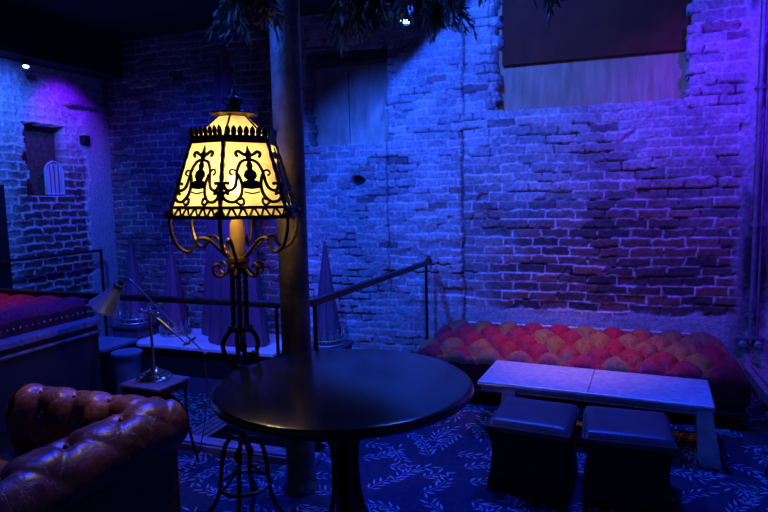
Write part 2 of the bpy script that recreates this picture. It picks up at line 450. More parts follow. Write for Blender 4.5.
def left_wall():
    XW = -5.3
    y0, y1, z0, z1 = 2.2, 5.46, -.25, 3.30; st = .0115
    ys = np.arange(y0, y1 + st, st); zs = np.arange(z0, z1 + st, st)
    Y, Z = np.meshgrid(ys, zs, indexing='ij')
    mask, rid, rid2, d = brickwork(Y, Z, 53, .22, .080, .016, 1.8)
    n1 = fbm(Y * 1.3, Z * 1.3, 601); n2 = fbm(Y * 6, Z * 6, 602); n3 = fbm(Y * 25, Z * 25, 603, 3)
    hgt = -mask * (.006 + .016 * (rid - .5)) + (n3 - .5) * .02 + (n2 - .5) * .014
    col = np.zeros(Y.shape + (3,)); col[:] = (.13, .055, .06)
    col = mixc(col, (.06, .035, .05), sst(.5, 0, rid) * .7)
    col = mixc(col, (.52, .50, .52), 1 - mask)
    ww = sst(1.5, 2.2, Z + (n1 - .5) * .8) * .85
    ww = np.maximum(ww, sst(4.35, 4.15, Y) * .55) * (.5 + .7 * n2)
    col = mixc(col, (.50, .50, .54), np.clip(ww, 0, .92))
    pl = sst(5.08, 5.13, Y + (n2 - .5) * .16) * sst(2.62, 2.55, Z)
    hgt = hgt * (1 - pl) + pl * (.02 + (n2 - .5) * .012)
    col = mixc(col, (.40, .40, .44), pl)
    cap = sst(.045, .02, np.abs(Z - 2.56)) * sst(4.8, 4.95, Y)       # rough ledge above the corner post
    hgt += cap * (.05 + .03 * n2); col = mixc(col, (.12, .11, .14), cap * .6)
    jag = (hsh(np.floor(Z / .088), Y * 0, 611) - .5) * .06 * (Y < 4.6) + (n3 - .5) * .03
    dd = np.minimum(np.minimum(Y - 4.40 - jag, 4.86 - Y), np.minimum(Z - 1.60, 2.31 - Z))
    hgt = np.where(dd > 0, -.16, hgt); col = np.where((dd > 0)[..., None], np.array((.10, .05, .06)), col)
    P = np.stack([XW + hgt, Y, Z], -1)
    return struct(grid_obj('wall_left', P, np.clip(col, .004, .9), M['brick'], flip=True))
left_wall()

struct(MB().box(-5.47, -5.46, -1.2, 2.25, -.25, 3.3).build('wall_left_front', M['black_body']))
struct(MB().box(1.62, 1.72, -1.2, 5.6, -.25, 3.3).build('wall_right', M['plaster']))
struct(MB().box(-5.6, 1.72, -1.2, 5.8, 3.28, 3.4).build('ceiling', M['ceiling']))
struct(MB().box(-5.3, -5.02, -1.2, YW, 2.88, 3.28).build('trim_1', M['ceiling']))          # soffit along the left wall

# window recess fillings
w = struct(MB().box(-.93, .70, YW + .125, YW + .15, 2.2, 3.27).build('window_1', M['niche_plaster']))
w = struct(MB().box(-2.80, -1.86, YW + .12, YW + .15, 1.98, 2.95).build('window_2', M['dark_plaster']))
MB().box(-2.36, -2.354, YW + .113, YW + .122, 2.03, 2.80).build('panel_joint', M['old_wood'], w)
MB().box(-2.76, -1.93, YW + .0, YW + .14, 2.79, 2.915, bev=.012).build('lintel', M['old_wood'], w)
struct(MB().box(-5.455, -5.44, 4.30, 4.90, 1.55, 2.35).build('window_3', M['old_wood']))
b = thing('maroon_sheeting', 'dark maroon blind covering the top of the high wide recess above the tufted bench', 'sheeting', (-.11, YW + .085, 2.66))  # plain maroon sheeting makes the upper part of the recess darker
MB().box(-.745, .745, -.004, .004, .0, .57).build('cloth', M['maroon_cloth'], b)
MB().tube([(-.745, 0, 0), (.745, 0, 0)], .009, 8).build('bottom_bar', M['maroon_cloth'], b)
MB().tube([(-.745, 0, .58), (.745, 0, .58)], .03, 12).build('top_bar', M['maroon_cloth'], b)

# ------------------------------------------------------------------ floors
def floor():
    mb = MB()
    ZT = 0.0
    for x0, x1, y0, y1 in ((-5.4, 1.62, -1.2, 3.05), (-1.58, 1.62, 3.05, 5.47)):
        mb.add([(x0, y0, ZT), (x1, y0, ZT), (x1, y1, ZT), (x0, y1, ZT)], [(0, 1, 2, 3)])
    mb.add([(-1.58, 3.05, 0), (-1.58, 5.47, 0), (-1.58, 5.47, -1), (-1.58, 3.05, -1)], [(0, 1, 2, 3)])
    mb.add([(-5.4, 3.05, 0), (-1.58, 3.05, 0), (-1.58, 3.05, -1), (-5.4, 3.05, -1)], [(0, 1, 2, 3)])
    mb.cur = 1
    rnd = random.Random(3)
    def leaf(p, a, L, w):
        d = Vector((math.cos(a), math.sin(a), 0)); n = Vector((-d.y, d.x, 0)); z = Vector((0, 0, .0022))
        vs = [p, p + d * L * .35 + n * w, p + d * L * .7 + n * w * .8, p + d * L, p + d * L * .7 - n * w * .8, p + d * L * .35 - n * w]
        mb.add([v + z for v in vs], [(0, 1, 2, 3, 4, 5)])
    pts = []
    tries = 0
    while len(pts) < 900 and tries < 30000:
        tries += 1
        x = rnd.uniform(-3.1, 1.6); y = rnd.uniform(1.0, 5.4)
        if y > 3.02 and x < -1.52: continue
        if all((x - a) ** 2 + (y - b) ** 2 > .155 ** 2 for a, b in pts): pts.append((x, y))
    for x, y in pts:
        if rnd.random() < .08: continue
        a = rnd.uniform(0, 2 * PI); cur = rnd.uniform(-1.6, 1.6); p = Vector((x, y, 0)); n = rnd.randint(3, 6)
        step = .044; side = 1
        pl = []
        for i in range(n):
            pl.append(p.copy())
            for s in (1, -1):
                leaf(p + Vector((math.cos(a + s * 1.5) * .010, math.sin(a + s * 1.5) * .010, 0)), a + s * rnd.uniform(.55, .85), rnd.uniform(.042, .068), rnd.uniform(.005, .008))
            p = p + Vector((math.cos(a), math.sin(a), 0)) * step; a += cur * step * 5
        leaf(p, a, .06, .007)
        for q0, q1 in zip(pl, pl[1:]):
            d = (q1 - q0).normalized(); nn = Vector((-d.y, d.x, 0)) * .002; z = Vector((0, 0, .002))
            mb.add([q0 + nn + z, q0 - nn + z, q1 - nn + z, q1 + nn + z], [(0, 1, 2, 3)])
    o = mb.build('floor', [M['carpet'], M['carpet_leaf']])
    return struct(o)
floor()
def lower_floor():
    mb = MB()
    mb.box(-5.4, -2.86, 3.05, 4.35, -1.0, -.20)
    mb.box(-5.4, -1.58, 4.35, 5.47, -1.0, -.201)
    mb.box(-5.4, -1.4, 2.9, 5.6, -1.1, -1.0)
    mb.cur = 1
    rnd = random.Random(5)
    for k in range(900):
        x = rnd.uniform(-4.2, -2.9); y = rnd.uniform(3.1, 4.3); a = rnd.uniform(0, 2 * PI); L = rnd.uniform(.04, .07); w_ = .008
        d = Vector((math.cos(a), math.sin(a), 0)); n = Vector((-d.y, d.x, 0)); p = Vector((x, y, -.198))
        mb.add([p, p + d * L * .4 + n * w_, p + d * L, p + d * L * .4 - n * w_], [(0, 1, 2, 3)])
    struct(mb.build('floor_lower', [M['carpet'], M['carpet_leaf']]))
lower_floor()
# timber edging of the stair opening
e = MB()
e.box(-3.2, -1.52, 2.94, 3.03, .0, .05, bev=.006).box(-3.2, -1.52, 2.925, 2.94, .0, .035)
struct(e.build('trim_2', M['nosing_wood']))
e = MB()
for k in range(4): e.box(-2.875 + k * .03, -2.852 + k * .03, 3.05, 4.34, -.22 - k * .012, -.19 - k * .016, bev=.004)
struct(e.build('trim_3', M['nosing_wood']))
# low timber step along the right side
e = MB().box(1.10, 1.615, 4.05, 5.40, 0, .09).box(1.085, 1.13, 4.04, 5.41, .085, .118, bev=.006).box(1.15, 1.175, 4.04, 5.41, .088, .110, bev=.004)
struct(e.build('trim_4', M['nosing_wood']))

# ------------------------------------------------------------------ tufting
def tuft_height(U, V, a, b):
    p = U / a + V / b; q = U / a - V / b
    e = np.minimum(np.abs(p - np.round(p)), np.abs(q - np.round(q)))          # distance to the nearest seam
    k = np.hypot((p - np.round(p)), (q - np.round(q)))                        # distance to the nearest button
    return .45 * (1 - np.exp(-e / .07)) + .20 * np.abs(np.sin(PI * p) * np.sin(PI * q)) + .35 * (1 - np.exp(-(k / .20) ** 2))
def tufted_block(name, L, W, zb, zt, a, b, amp, colf, parent, material, edge=.07, st=.013, seed=1):
    """soft block lying on zb: x in +-L/2, y in +-W/2, tufted on top, rounded at its edges, closed sides"""
    nx = int(L / st); ny = int(W / st)
    u = np.linspace(-1, 1, nx); v = np.linspace(-1, 1, ny)
    def prof(t, half):
        # maps -1..1 to position & drop so that the rim wraps over
        k = edge / half
        s = np.sign(t); m = np.abs(t)
        inner = m <= 1 - k
        th = np.clip((m - (1 - k)) / k, 0, 1) * PI / 2
        pos = np.where(inner, m * half, (half - edge) + np.sin(th) * edge)
        dr = np.where(inner, 0, (1 - np.cos(th)) * edge)
        return s * pos, dr
    px, dx = prof(u, L / 2); py, dy = prof(v, W / 2)
    X, Y = np.meshgrid(px, py, indexing='ij'); D = np.maximum.outer(dx, dy)
    D = np.sqrt(np.add.outer(dx ** 2, dy ** 2))
    T = tuft_height(X, Y, a, b)
    inn = sst(0, .10, np.minimum(L / 2 - np.abs(X), W / 2 - np.abs(Y)))
    fold = (fbm(X * 18, Y * 18, seed, 3) - .5) * .020 + (fbm(X * 7, Y * 16, seed + 3, 3) - .5) * .022
    Z = zt - np.minimum(D, zt - zb) + (T - 1) * amp * (.35 + .65 * inn) + fold * inn
    Z = np.maximum(Z, zb)
    P = np.stack([X, Y, Z], -1)
    # skirts
    def ring(idx): return P[idx]
    C = colf(X, Y, T)
    o = grid_obj(name, P, C, material, parent, flip=True)
    sk = MB()
    rim = [P[i, 0] for i in range(nx)] + [P[-1, j] for j in range(1, ny)] + [P[i, -1] for i in range(nx - 2, -1, -1)] + [P[0, j] for j in range(ny - 2, 0, -1)]
    n = len(rim)
    return o, rim

def velvet_col(gold, seed):
    def f(X, Y, T):
        c = np.zeros(X.shape + (3,)); c[:] = (.32, .012, .035)
        cell = hsh(np.floor(X / .22 + Y / .50 + 50), np.floor(X / .22 - Y / .50 + 50), seed)
        n = fbm(X * 5, Y * 5, seed + 1); n2 = fbm(X * 50, Y * 9, seed + 2, 3)
        g = np.clip(sst(.45, .60, cell * .55 + n * .45) * gold, 0, 1)
        c = mixc(c, (.25, .15, .05), g * (.55 + .45 * n2))
        c = mixc(c, (.17, .03, .09), sst(.5, .7, n2) * .6)
        return c
    return f

# ------------------------------------------------------------------ tufted bench, right
def skirt(rim, zlo, name, material, parent, inset=0.0):
    mb = MB(); n = len(rim)
    vs = [tuple(p) for p in rim] + [(p[0], p[1], zlo) for p in rim]
    mb.add(vs, [(i, (i + 1) % n, n + (i + 1) % n, n + i) for i in range(n)])
    mb.add([(p[0], p[1], zlo) for p in rim], [tuple(range(n))])
    return mb.build(name, material, parent, smooth=True)
bx0, bx1, by0, by1 = -1.34, .90, 4.21, 5.40
bench = thing('tufted_bench', 'long low tufted bench in red and gold patches against the brick wall', 'bench', ((bx0 + bx1) / 2, (by0 + by1) / 2, 0))
c, rim = tufted_block('cushion', bx1 - bx0, by1 - by0, .20, .38, .22, .50, .095, velvet_col(1.0, 31), bench, M['velvet'])
sk = skirt(rim, .17, 'cushion_side', M['maroon'], c)
hl, hw = (bx1 - bx0) / 2, (by1 - by0) / 2
MB().box(-hl + .02, hl - .02, -hw + .02, hw - .02, .105, .17, bev=.012).box(-hl - .005, hl + .005, -hw - .005, hw + .005, .09, .115, bev=.01).build('frame', M['black_wood'], bench)
for sx in (-1, 1):
    for sy in (-1, 1):
        f = MB().lathe([(.03, 0), (.062, .006), (.066, .03), (.045, .048), (.05, .056), (.075, .075), (.07, .09)], 20, (sx * (hl - .07), sy * (hw - .07), 0))
        for k in range(8):
            a = 2 * PI * k / 8; f.ball((sx * (hl - .07) + .06 * math.cos(a), sy * (hw - .07) + .06 * math.sin(a), .028), .016, 8, 6)
        f.build('foot', M['black_wood'], bench, smooth=True)
MB().tube([(-hl + .06, hw - .015, .345), (hl - .06, hw - .015, .345)], .012, 8).build('back_piping', M['zinc'], bench)

# ------------------------------------------------------------------ coffee table
ct = thing('coffee_table', 'long zinc-topped coffee table with solid panel ends in front of the tufted bench', 'table', (-.045, 3.885, 0), -.075)
hl, hw = .665, .255
t = MB().box(-hl, hl, -hw, hw, .315, .352, bev=.009).box(-hl + .02, hl - .02, -hw + .02, hw - .02, .29, .318)
t.build('tabletop', M['zinc'], ct)
for x in (-.005, -.34, .33): pass
MB().box(-.003, .003, -hw + .012, hw - .012, .3522, .3532).build('sheet_seam', M['steel'], ct)
ep = [(-hl, -hw, .334), (hl, -hw, .334), (hl, hw, .334), (-hl, hw, .334), (-hl, -hw, .334)]
MB().tube(ep, .006, 6).build('edge_trim', M['steel'], ct)
for s in (-1, 1):
    lg = MB(); a, b2 = (hl - .012, hl + .045) if s > 0 else (-hl + .16, -hl + .12)
    vs = []
    for x, z in ((a, .318), (a - s * .08, .318), (b2 - s * .11, 0), (b2, 0)):
        vs += [(x, -hw + .004, z), (x, hw - .004, z)]
    lg.add(vs, [(0, 2, 4, 6), (7, 5, 3, 1), (0, 1, 3, 2), (2, 3, 5, 4), (4, 5, 7, 6), (6, 7, 1, 0)])
    lg.build('end_panel', M['zinc'], ct)

# ------------------------------------------------------------------ cube stools
def cube_stool(loc, rz, label, w=.405, d=.40):
    t = thing('cube_stool', label, 'stool', loc, rz, 'black leather cube stools')
    prof = [(.0, 1.0), (.03, 1.0), (.10, .945), (.19, .90), (.27, .925), (.325, .985), (.335, .99)]
    mb = MB(); vs = []
    for z, s in prof:
        vs += [(-w / 2 * s, -d / 2 * s, z), (w / 2 * s, -d / 2 * s, z), (w / 2 * s, d / 2 * s, z), (-w / 2 * s, d / 2 * s, z)]
    fs = [(0, 3, 2, 1)]
    for i in range(len(prof) - 1):
        for k in range(4): fs.append((i * 4 + k, i * 4 + (k + 1) % 4, i * 4 + 4 + (k + 1) % 4, i * 4 + 4 + k))
    n = (len(prof) - 1) * 4; fs.append((n, n + 1, n + 2, n + 3)); mb.add(vs, fs)
    mb.build('body', M['black_body'], t, smooth=True, auto=50)
    nn = 28; g = np.linspace(-1, 1, nn); GX, GY = np.meshgrid(g, g, indexing='ij')
    m = np.maximum(np.abs(GX), np.abs(GY))
    zz = .345 + .045 * np.sqrt(np.clip(1 - m ** 10, 0, 1)) * (.94 + .06 * (1 - GX ** 2) * (1 - GY ** 2))
    P = np.stack([GX * (w / 2 + .004), GY * (d / 2 + .004), zz], -1)
    pad = grid_obj('seat_pad', P, None, M['black_leather'], t, flip=True)
    MB().box(-w / 2 - .004, w / 2 + .004, -d / 2 - .004, d / 2 + .004, .325, .3455).build('pad_band', M['black_leather'], pad)
    pp = [(-w / 2, -d / 2, .347), (w / 2, -d / 2, .347), (w / 2, d / 2, .347), (-w / 2, d / 2, .347), (-w / 2, -d / 2, .347)]
    MB().tube([(p[0] * 1.02, p[1] * 1.02, p[2]) for p in pp], .006, 6).build('piping', M['black_leather'], t)
    return t
st1 = cube_stool((-.32, 3.16, 0), -.09, 'black leather cube stool nearer the round table, turned slightly')
dup(st1, (.135, 3.15, 0), .01, 'black leather cube stool standing square before the right half of the coffee table')
dup(st1, (1.045, 3.375, 0), .0, 'black cube stool cut off by the edge of the picture beyond the coffee table')

# ------------------------------------------------------------------ round table
rt = thing('round_table', 'round black bar table with moulded edge beside the iron column', 'table', (-.972, 2.155, 0))
MB().lathe([(.0, .748), (.40, .748), (.46, .752), (.495, .757), (.515, .765), (.523, .777), (.520, .787), (.508, .793), (.505, .798), (.49, .801), (.0, .801)], 96).build('tabletop', M['table_wood'], rt, smooth=True, auto=35)
MB().lathe([(.0, .0), (.05, .0), (.05, .04), (.045, .06), (.045, .66), (.06, .69), (.10, .72), (.12, .748), (0, .748)], 28).build('pedestal', M['black_wood'], rt, smooth=True)
MB().lathe([(0, 0), (.26, 0), (.26, .02), (.22, .035), (.07, .05), (0, .05)], 48).build('base', M['black_wood'], rt, smooth=True)
for k in range(4):
    a = PI / 4 + k * PI / 2 + .35; c_, s_ = math.cos(a), math.sin(a)
    pr = spline([(.20, .03), (.15, .10), (.085, .26), (.062, .42), (.075, .56), (.13, .66), (.20, .74)], 6)
    pr = spline([(p[0] * c_, p[0] * s_, p[1]) for p in [(.20, .03), (.15, .10), (.085, .26), (.062, .42), (.075, .56), (.13, .66), (.20, .745)]], 6)
    MB().tube(pr, .010, 8).build('brace', M['iron'], rt, smooth=True)

# ------------------------------------------------------------------ column
pc = thing('iron_column', 'tall rusted round iron column beside the floor lamp', 'column', (-1.475, 2.70, 0))
prof = [(.083, 0), (.086, .03), (.076, .05)]
MB().lathe([(0, 0), (.092, 0), (.092, .03), (.080, .045), (.076, .06), (.0755, 1.0), (.0755, 2.0), (.0755, 3.28), (0, 3.28)], 40).build('shaft', M['pillar'], pc, smooth=True)

# ------------------------------------------------------------------ floor lamp
lx, ly = -1.597, 2.355
fl = thing('floor_lamp', 'tall wrought iron floor lamp with glowing amber six-sided shade', 'lamp', (lx, ly, 0))
def hexring(R, z, a0): return [Vector((R * math.cos(a0 + k * PI / 3), R * math.sin(a0 + k * PI / 3), z)) for k in range(6)]
A0 = math.radians(-98.8 + 29)
fl.rotation_euler = (-.0055, .0155, 0)
rb, zb_, rm, zm, rc, zc = .297, 1.462, .190, 1.795, .066, 1.908
B, Mid, C = hexring(rb, zb_, A0), hexring(rm, zm, A0), hexring(rc, zc, A0)
sh = MB()
for k in range(6):
    k2 = (k + 1) % 6
    sh.add([B[k], B[k2], Mid[k2], Mid[k]], [(0, 1, 2, 3)]); sh.add([Mid[k], Mid[k2], C[k2], C[k]], [(0, 1, 2, 3)])
shade = sh.build('lamp_shade', M['mica'], fl)
fr = MB()
for k in range(6):
    k2 = (k + 1) % 6
    n = 14
    fr.tube([B[k].lerp(Mid[k], i / n) for i in range(n + 1)], [.0115 if i % 2 else .008 for i in range(n + 1)], 6)
    fr.tube([Mid[k], C[k]], .005, 6)
    fr.tube([Mid[k], Mid[k2]], .007, 6); fr.tube([B[k], B[k2]], .009, 6); fr.tube([C[k], C[k2]], .006, 6)
    Bt = B[k].lerp(Mid[k], .125); Bt2 = B[k2].lerp(Mid[k2], .125)
    fr.tube([Bt, Bt2], .007, 6)
    # pierced lower band
    nb = 12
    for i in range(nb):
        p = B[k].lerp(B[k2], (i + .5) / nb); q = Bt.lerp(Bt2, (i + .5) / nb)
        dx_ = (B[k2] - B[k]).normalized() * .011 * (1 if i % 2 else -1)
        fr.tube([p - dx_, q + dx_], .0055, 5)
    fr.ball(B[k] * 1.01 + Vector((0, 0, -.004)), .02, 10, 8); fr.ball(B[k] * 1.03 + Vector((0, 0, -.028)), .011, 8, 6)
    fr.ball(Mid[k], .012, 8, 6)
fr.build('shade_frame', M['iron'], shade, smooth=True)
# crest of pointed leaves round the shoulder
cr = MB()
for k in range(6):
    k2 = (k + 1) % 6; ex = (Mid[k2] - Mid[k]).normalized(); n = 7; W = (Mid[k2] - Mid[k]).length / n
    out = ((Mid[k] + Mid[k2]) / 2 * Vector((1, 1, 0)).length).normalized() if False else Vector(((Mid[k] + Mid[k2]).x, (Mid[k] + Mid[k2]).y, 0)).normalized()
    for i in range(n):
        o_ = Mid[k].lerp(Mid[k2], (i + .5) / n) + out * .006
        cr.plate([(-W * .5, -.016), (W * .5, -.016), (W * .5, .014), (W * .34, .018), (W * .46, .030), (W * .36, .044), (0, .056), (-W * .36, .044), (-W * .46, .030), (-W * .34, .018), (-W * .5, .014)], o_, ex, (out * .12 + Vector((0, 0, 1))).normalized(), .004)
cr.build('crest', M['iron'], shade)
# scroll ornament on each face
for k in range(6):
    k2 = (k + 1) % 6
    ex = (B[k2] - B[k]).normalized(); mb_ = (B[k] + B[k2]) / 2; mm = (Mid[k] + Mid[k2]) / 2
    ey = (mm - mb_).normalized(); nz = ex.cross(ey).normalized()
    if nz.dot(Vector((mb_.x, mb_.y, 0))) < 0: nz = -nz
    o_ = mb_ + nz * .006; Hh = (mm - mb_).length
    o_ = o_ + ey * (-.042)
    ex = ex * 1.22; ey = ey * 1.12
    def P3(x, y): return o_ + ex * x + ey * y
    or_ = MB()
    for s in (-1, 1):
        # big arch from the centre top outward, curling at the ends
        or_.tube([P3(s * x, y) for x, y in [(p.x, p.y) for p in spline([(0, .262, 0), (.028, .252, 0), (.046, .215, 0), (.052, .175, 0), (.062, .150, 0), (.083, .140, 0), (.097, .152, 0), (.094, .168, 0), (.082, .168, 0)], 5)]], .0072, 6)
        or_.tube([P3(s * x, y) for x, y in [(p.x, p.y) for p in spline([(.044, .205, 0), (.034, .165, 0), (.040, .125, 0), (.062, .098, 0), (.088, .098, 0), (.103, .114, 0), (.098, .132, 0), (.086, .128, 0)], 5)]], .0072, 6)
        or_.tube([P3(s * x, y) for x, y in [(p.x, p.y) for p in spline([(0, .275, 0), (.018, .283, 0), (.034, .294, 0), (.044, .286, 0), (.040, .275, 0)], 5)]], .0075, 6)
        or_.tube([P3(s * x, y) for x, y in [(p.x, p.y) for p in spline([(.062, .098, 0), (.046, .084, 0), (.034, .092, 0), (.036, .108, 0), (.046, .110, 0)], 5)]], .006, 6)
        or_.ball(P3(s * .046, .109), .008, 8, 6)
        or_.tube([P3(s * x, y) for x, y in [(p.x, p.y) for p in spline([(.046, .215, 0), (.064, .222, 0), (.072, .208, 0), (.062, .200, 0)], 5)]], .005, 6)
        or_.plate([(.083, .136), (.112, .165), (.105, .185), (.094, .168)] if s > 0 else [(-.083, .136), (-.094, .168), (-.105, .185), (-.112, .165)], o_, ex, ey, .004)
        or_.ball(P3(s * .082, .168), .008, 8, 6); or_.ball(P3(s * .086, .128), .008, 8, 6); or_.ball(P3(s * .040, .276), .007, 8, 6)
        or_.plate([(0, .145), (s * .034, .150), (s * .038, .170), (s * .018, .180), (0, .176)][:: s], o_, ex, ey, .005)
    or_.plate([(-.010, .176), (.010, .176), (.024, .196), (.020, .214), (.008, .224), (.012, .238), (.004, .258), (-.004, .258), (-.012, .238), (-.008, .224), (-.020, .214), (-.024, .196)], o_, ex, ey, .006)
    or_.plate([(-.008, .255), (.008, .255), (.012, .285), (.005, .30), (0, .32), (-.005, .30), (-.012, .285)], o_, ex, ey, .006)
    or_.tube([P3(-.028, .135), P3(0, .128), P3(.028, .135)], .004, 6)
    or_.build('scroll_ornament', M['iron'], shade, smooth=False)
cp = MB().lathe([(.0, 1.905), (.060, 1.905), (.075, 1.912), (.106, 1.914), (.106, 1.922), (.06, 1.928), (.04, 1.94), (.018, 1.952), (0, 1.952)], 28)
cp.build('shade_cap', M['bronze'], fl, smooth=True)
fn = MB().lathe([(0, 1.944), (.026, 1.946), (.032, 1.958), (.018, 1.966), (.03, 1.978), (.027, 1.993), (.012, 2.0), (.008, 2.02), (0, 2.045)], 18)
for k in range(5):
    a = 2 * PI * k / 5
    fn.tube(spline([(.02 * math.cos(a), .02 * math.sin(a), 1.955), (.042 * math.cos(a), .042 * math.sin(a), 1.965), (.044 * math.cos(a), .044 * math.sin(a), 1.985), (.03 * math.cos(a), .03 * math.sin(a), 1.985)], 4), .005, 6)
fn.build('finial', M['iron'], fl, smooth=True)
MB().ball((.035, -.055, 1.60), .034, 16, 12, 1.25).build('bulb', M['bulb'], fl, smooth=True)
MB().lathe([(0, 1.27), (.034, 1.27), (.034, 1.42), (.026, 1.44), (.026, 1.56), (0, 1.56)], 20).build('candle_sleeve', M['candle'], fl, smooth=True)
MB().lathe([(0, 1.20), (.03, 1.205), (.05, 1.222), (.045, 1.24), (.055, 1.252), (.05, 1.268), (.034, 1.275), (0, 1.275)], 24).build('collar', M['bronze'], fl, smooth=True)
for k in range(6):
    a = A0 + k * PI / 3; c_, s_ = math.cos(a), math.sin(a)
    pr = [(.03, 1.262), (.075, 1.30), (.13, 1.355), (.175, 1.362), (.19, 1.335), (.225, 1.305), (.268, 1.335), (.292, 1.40), (.294, 1.462)]
    MB().tube([(p.x * c_, p.x * s_, p.y) for p in spline([(x, z, 0) for x, z in pr], 6)], .0085, 8).build('arm', M['bronze'], fl, smooth=True)
for k in range(6):
    a = A0 + k * PI / 3; c_, s_ = math.cos(a), math.sin(a)
    pr = [(.03, 1.235), (.055, 1.205), (.085, 1.185), (.112, 1.20), (.115, 1.232), (.095, 1.242), (.083, 1.228)]
    if k % 2 == 0 or True:
        MB().tube([(p.x * c_, p.x * s_, p.y) for p in spline([(x, z, 0) for x, z in pr], 6)], .0075, 8).build('lower_scroll', M['bronze'], fl, smooth=True)
for k in range(3):
    a = math.radians(-98 + 20) + k * 2 * PI / 3 + .35; n = 60
    ro = MB()
    cx_, cy_ = .034 * math.cos(a), .034 * math.sin(a)
    for t_ in (0, PI):
        ro.tube([(cx_ + .006 * math.cos(t_ + i * .55), cy_ + .006 * math.sin(t_ + i * .55), .95 + (1.21 - .95) * i / n) for i in range(n + 1)], .0075, 6)
    ro.build('twisted_rod', M['iron'], fl, smooth=True)
MB().lathe([(0, .925), (.055, .925), (.06, .937), (.055, .95), (0, .955)], 20).build('upper_ring', M['iron'], fl, smooth=True)
for k in range(4):
    a = PI / 4 + k * PI / 2; c_, s_ = math.cos(a), math.sin(a)
    pr = [(.04, .93), (.068, .90), (.082, .855), (.066, .80), (.036, .765), (.022, .75)]
    MB().tube([(p.x * c_, p.x * s_, p.y) for p in spline([(x, z, 0) for x, z in pr], 6)], .011, 8).build('cage_bar', M['iron'], fl, smooth=True)
MB().tube([(0, 0, 1.21), (0, 0, .86)], .003, 6).lathe([(0, .82), (.012, .826), (.018, .845), (.012, .862), (0, .87)], 12).build('pull_weight', M['iron'], fl, smooth=True)
MB().tube([(.05, -.05, .835), (.105, -.06, .835)], .008, 8).lathe([(0, -.012), (.018, -.012), (.02, 0), (.018, .012), (0, .012)], 12, (.112, -.06, .835), (1, -.1, 0)).build('switch_key', M['iron'], fl, smooth=True)
MB().lathe([(0, .72), (.03, .725), (.042, .74), (.03, .758), (0, .76)], 18).lathe([(0, .40), (.014, .40), (.014, .73), (0, .73)], 14).lathe([(0, .375), (.026, .38), (.034, .40), (.022, .42), (0, .43)], 16).build('stem', M['iron'], fl, smooth=True)
for k in range(4):
    a = math.radians(20) + k * PI / 2; c_, s_ = math.cos(a), math.sin(a)
    pr = [(.014, .40), (.05, .405), (.085, .37), (.105, .29), (.115, .20), (.125, .13), (.16, .05), (.21, .012), (.235, .022), (.228, .044)]
    MB().tube([(p.x * c_, p.x * s_, p.y) for p in spline([(x, z, 0) for x, z in pr], 6)], .0105, 8).build('leg', M['iron'], fl, smooth=True)
MB().torus((0, 0, .175), .122, .0095, 44, 8).build('foot_ring', M['iron'], fl, smooth=True)
bl = MB()
for k in range(4):
    a = math.radians(65) + k * PI / 2
    bl.tube(spline([(.0, 0, .39), (.045 * math.cos(a), .045 * math.sin(a), .33), (.035 * math.cos(a), .035 * math.sin(a), .26), (.122 * math.cos(a), .122 * math.sin(a), .175)], 6), .007, 6)
bl.build('inner_scroll', M['iron'], fl, smooth=True)

# ------------------------------------------------------------------ guard rails
RZ = .90
gr = thing('guard_rail', 'long horizontal handrail running behind the desk lamp to the column', 'railing', (-1.62, 3.10, 0))
MB().tube([(-3.9, -.01, RZ), (.0, 0, RZ)], .022, 12).build('handrail', M['black_wood'], gr, smooth=True)
for x in (-.20, -2.2):
    MB().tube([(x, 0, .05), (x, 0, RZ - .01)], .011, 8).build('post', M['iron'], gr, smooth=True)
sr = thing('guard_rail', 'flat handrail sloping up from the column to the brick wall', 'railing', (-1.62, 3.16, 0))
MB().obox((.0, 0.0, .905), (.125, 2.20, .905), .035, .04).build('handrail', M['black_wood'], sr)
MB().obox((.10, 2.15, 0.0), (.10, 2.15, .93), .022, .022).ball((.12, 2.17, .92), .03, 10, 8).build('post', M['iron'], sr)
MB().obox((.005, .04, 0.0), (.005, .04, .89), .02, .02).build('post', M['iron'], sr)
wr = thing('wall_rail', 'thin black square rail with one end post along the far purple wall', 'railing', (-5.20, 4.0, 0))
MB().obox((0, -.6, 1.0), (0, 1.15, .985), .02, .028).build('handrail', M['black_wood'], wr)
MB().obox((0, 1.14, -.2), (0, 1.14, 1.0), .02, .02).build('post', M['iron'], wr)

# ------------------------------------------------------------------ raised banquette on the left
struct(MB().box(-5.3, -3.17, 1.7, 3.04, 0, .26).build('trim_5', M['panel_wood']))
bq = thing('tufted_banquette', 'red tufted banquette with nailheads on a panelled box at the left rail', 'bench', (-4.2, 2.35, .26))
MB().box(-1.0, 1.06, -.62, .68, 0, .46).build('panelled_base', M['panel_wood'], bq)
MB().box(-1.0, 1.085, -.645, .69, .46, .505, bev=.008).box(-1.0, 1.075, -.635, .688, .405, .425, bev=.006).build('ledge', M['nosing_wood'], bq)
def red_col(X, Y, T):
    c = np.zeros(X.shape + (3,)); c[:] = (.38, .03, .07); n2 = fbm(X * 40, Y * 12, 8, 3)
    return mixc(c, (.16, .03, .08), sst(.45, .7, n2) * .7)
cu_root = bpy.data.objects.new('cushion', None)
c2, rim2 = tufted_block('cushion', 1.98, 1.28, .55, .655, .24, .40, .05, red_col, bq, M['velvet'], edge=.06, seed=4)
c2.location = (.0, .03, 0)
skirt(rim2, .506, 'cushion_side', M['maroon'], c2)
for k in range(30):
    if k == 0: nh = MB().ball((0, 0, 0), .009, 8, 6).build('nailhead', M['brass'], c2, smooth=True)
    else: nh = nh.copy(); COL.objects.link(nh)
    nh.location = (.992, -.60 + k * 1.2 / 29, .548)

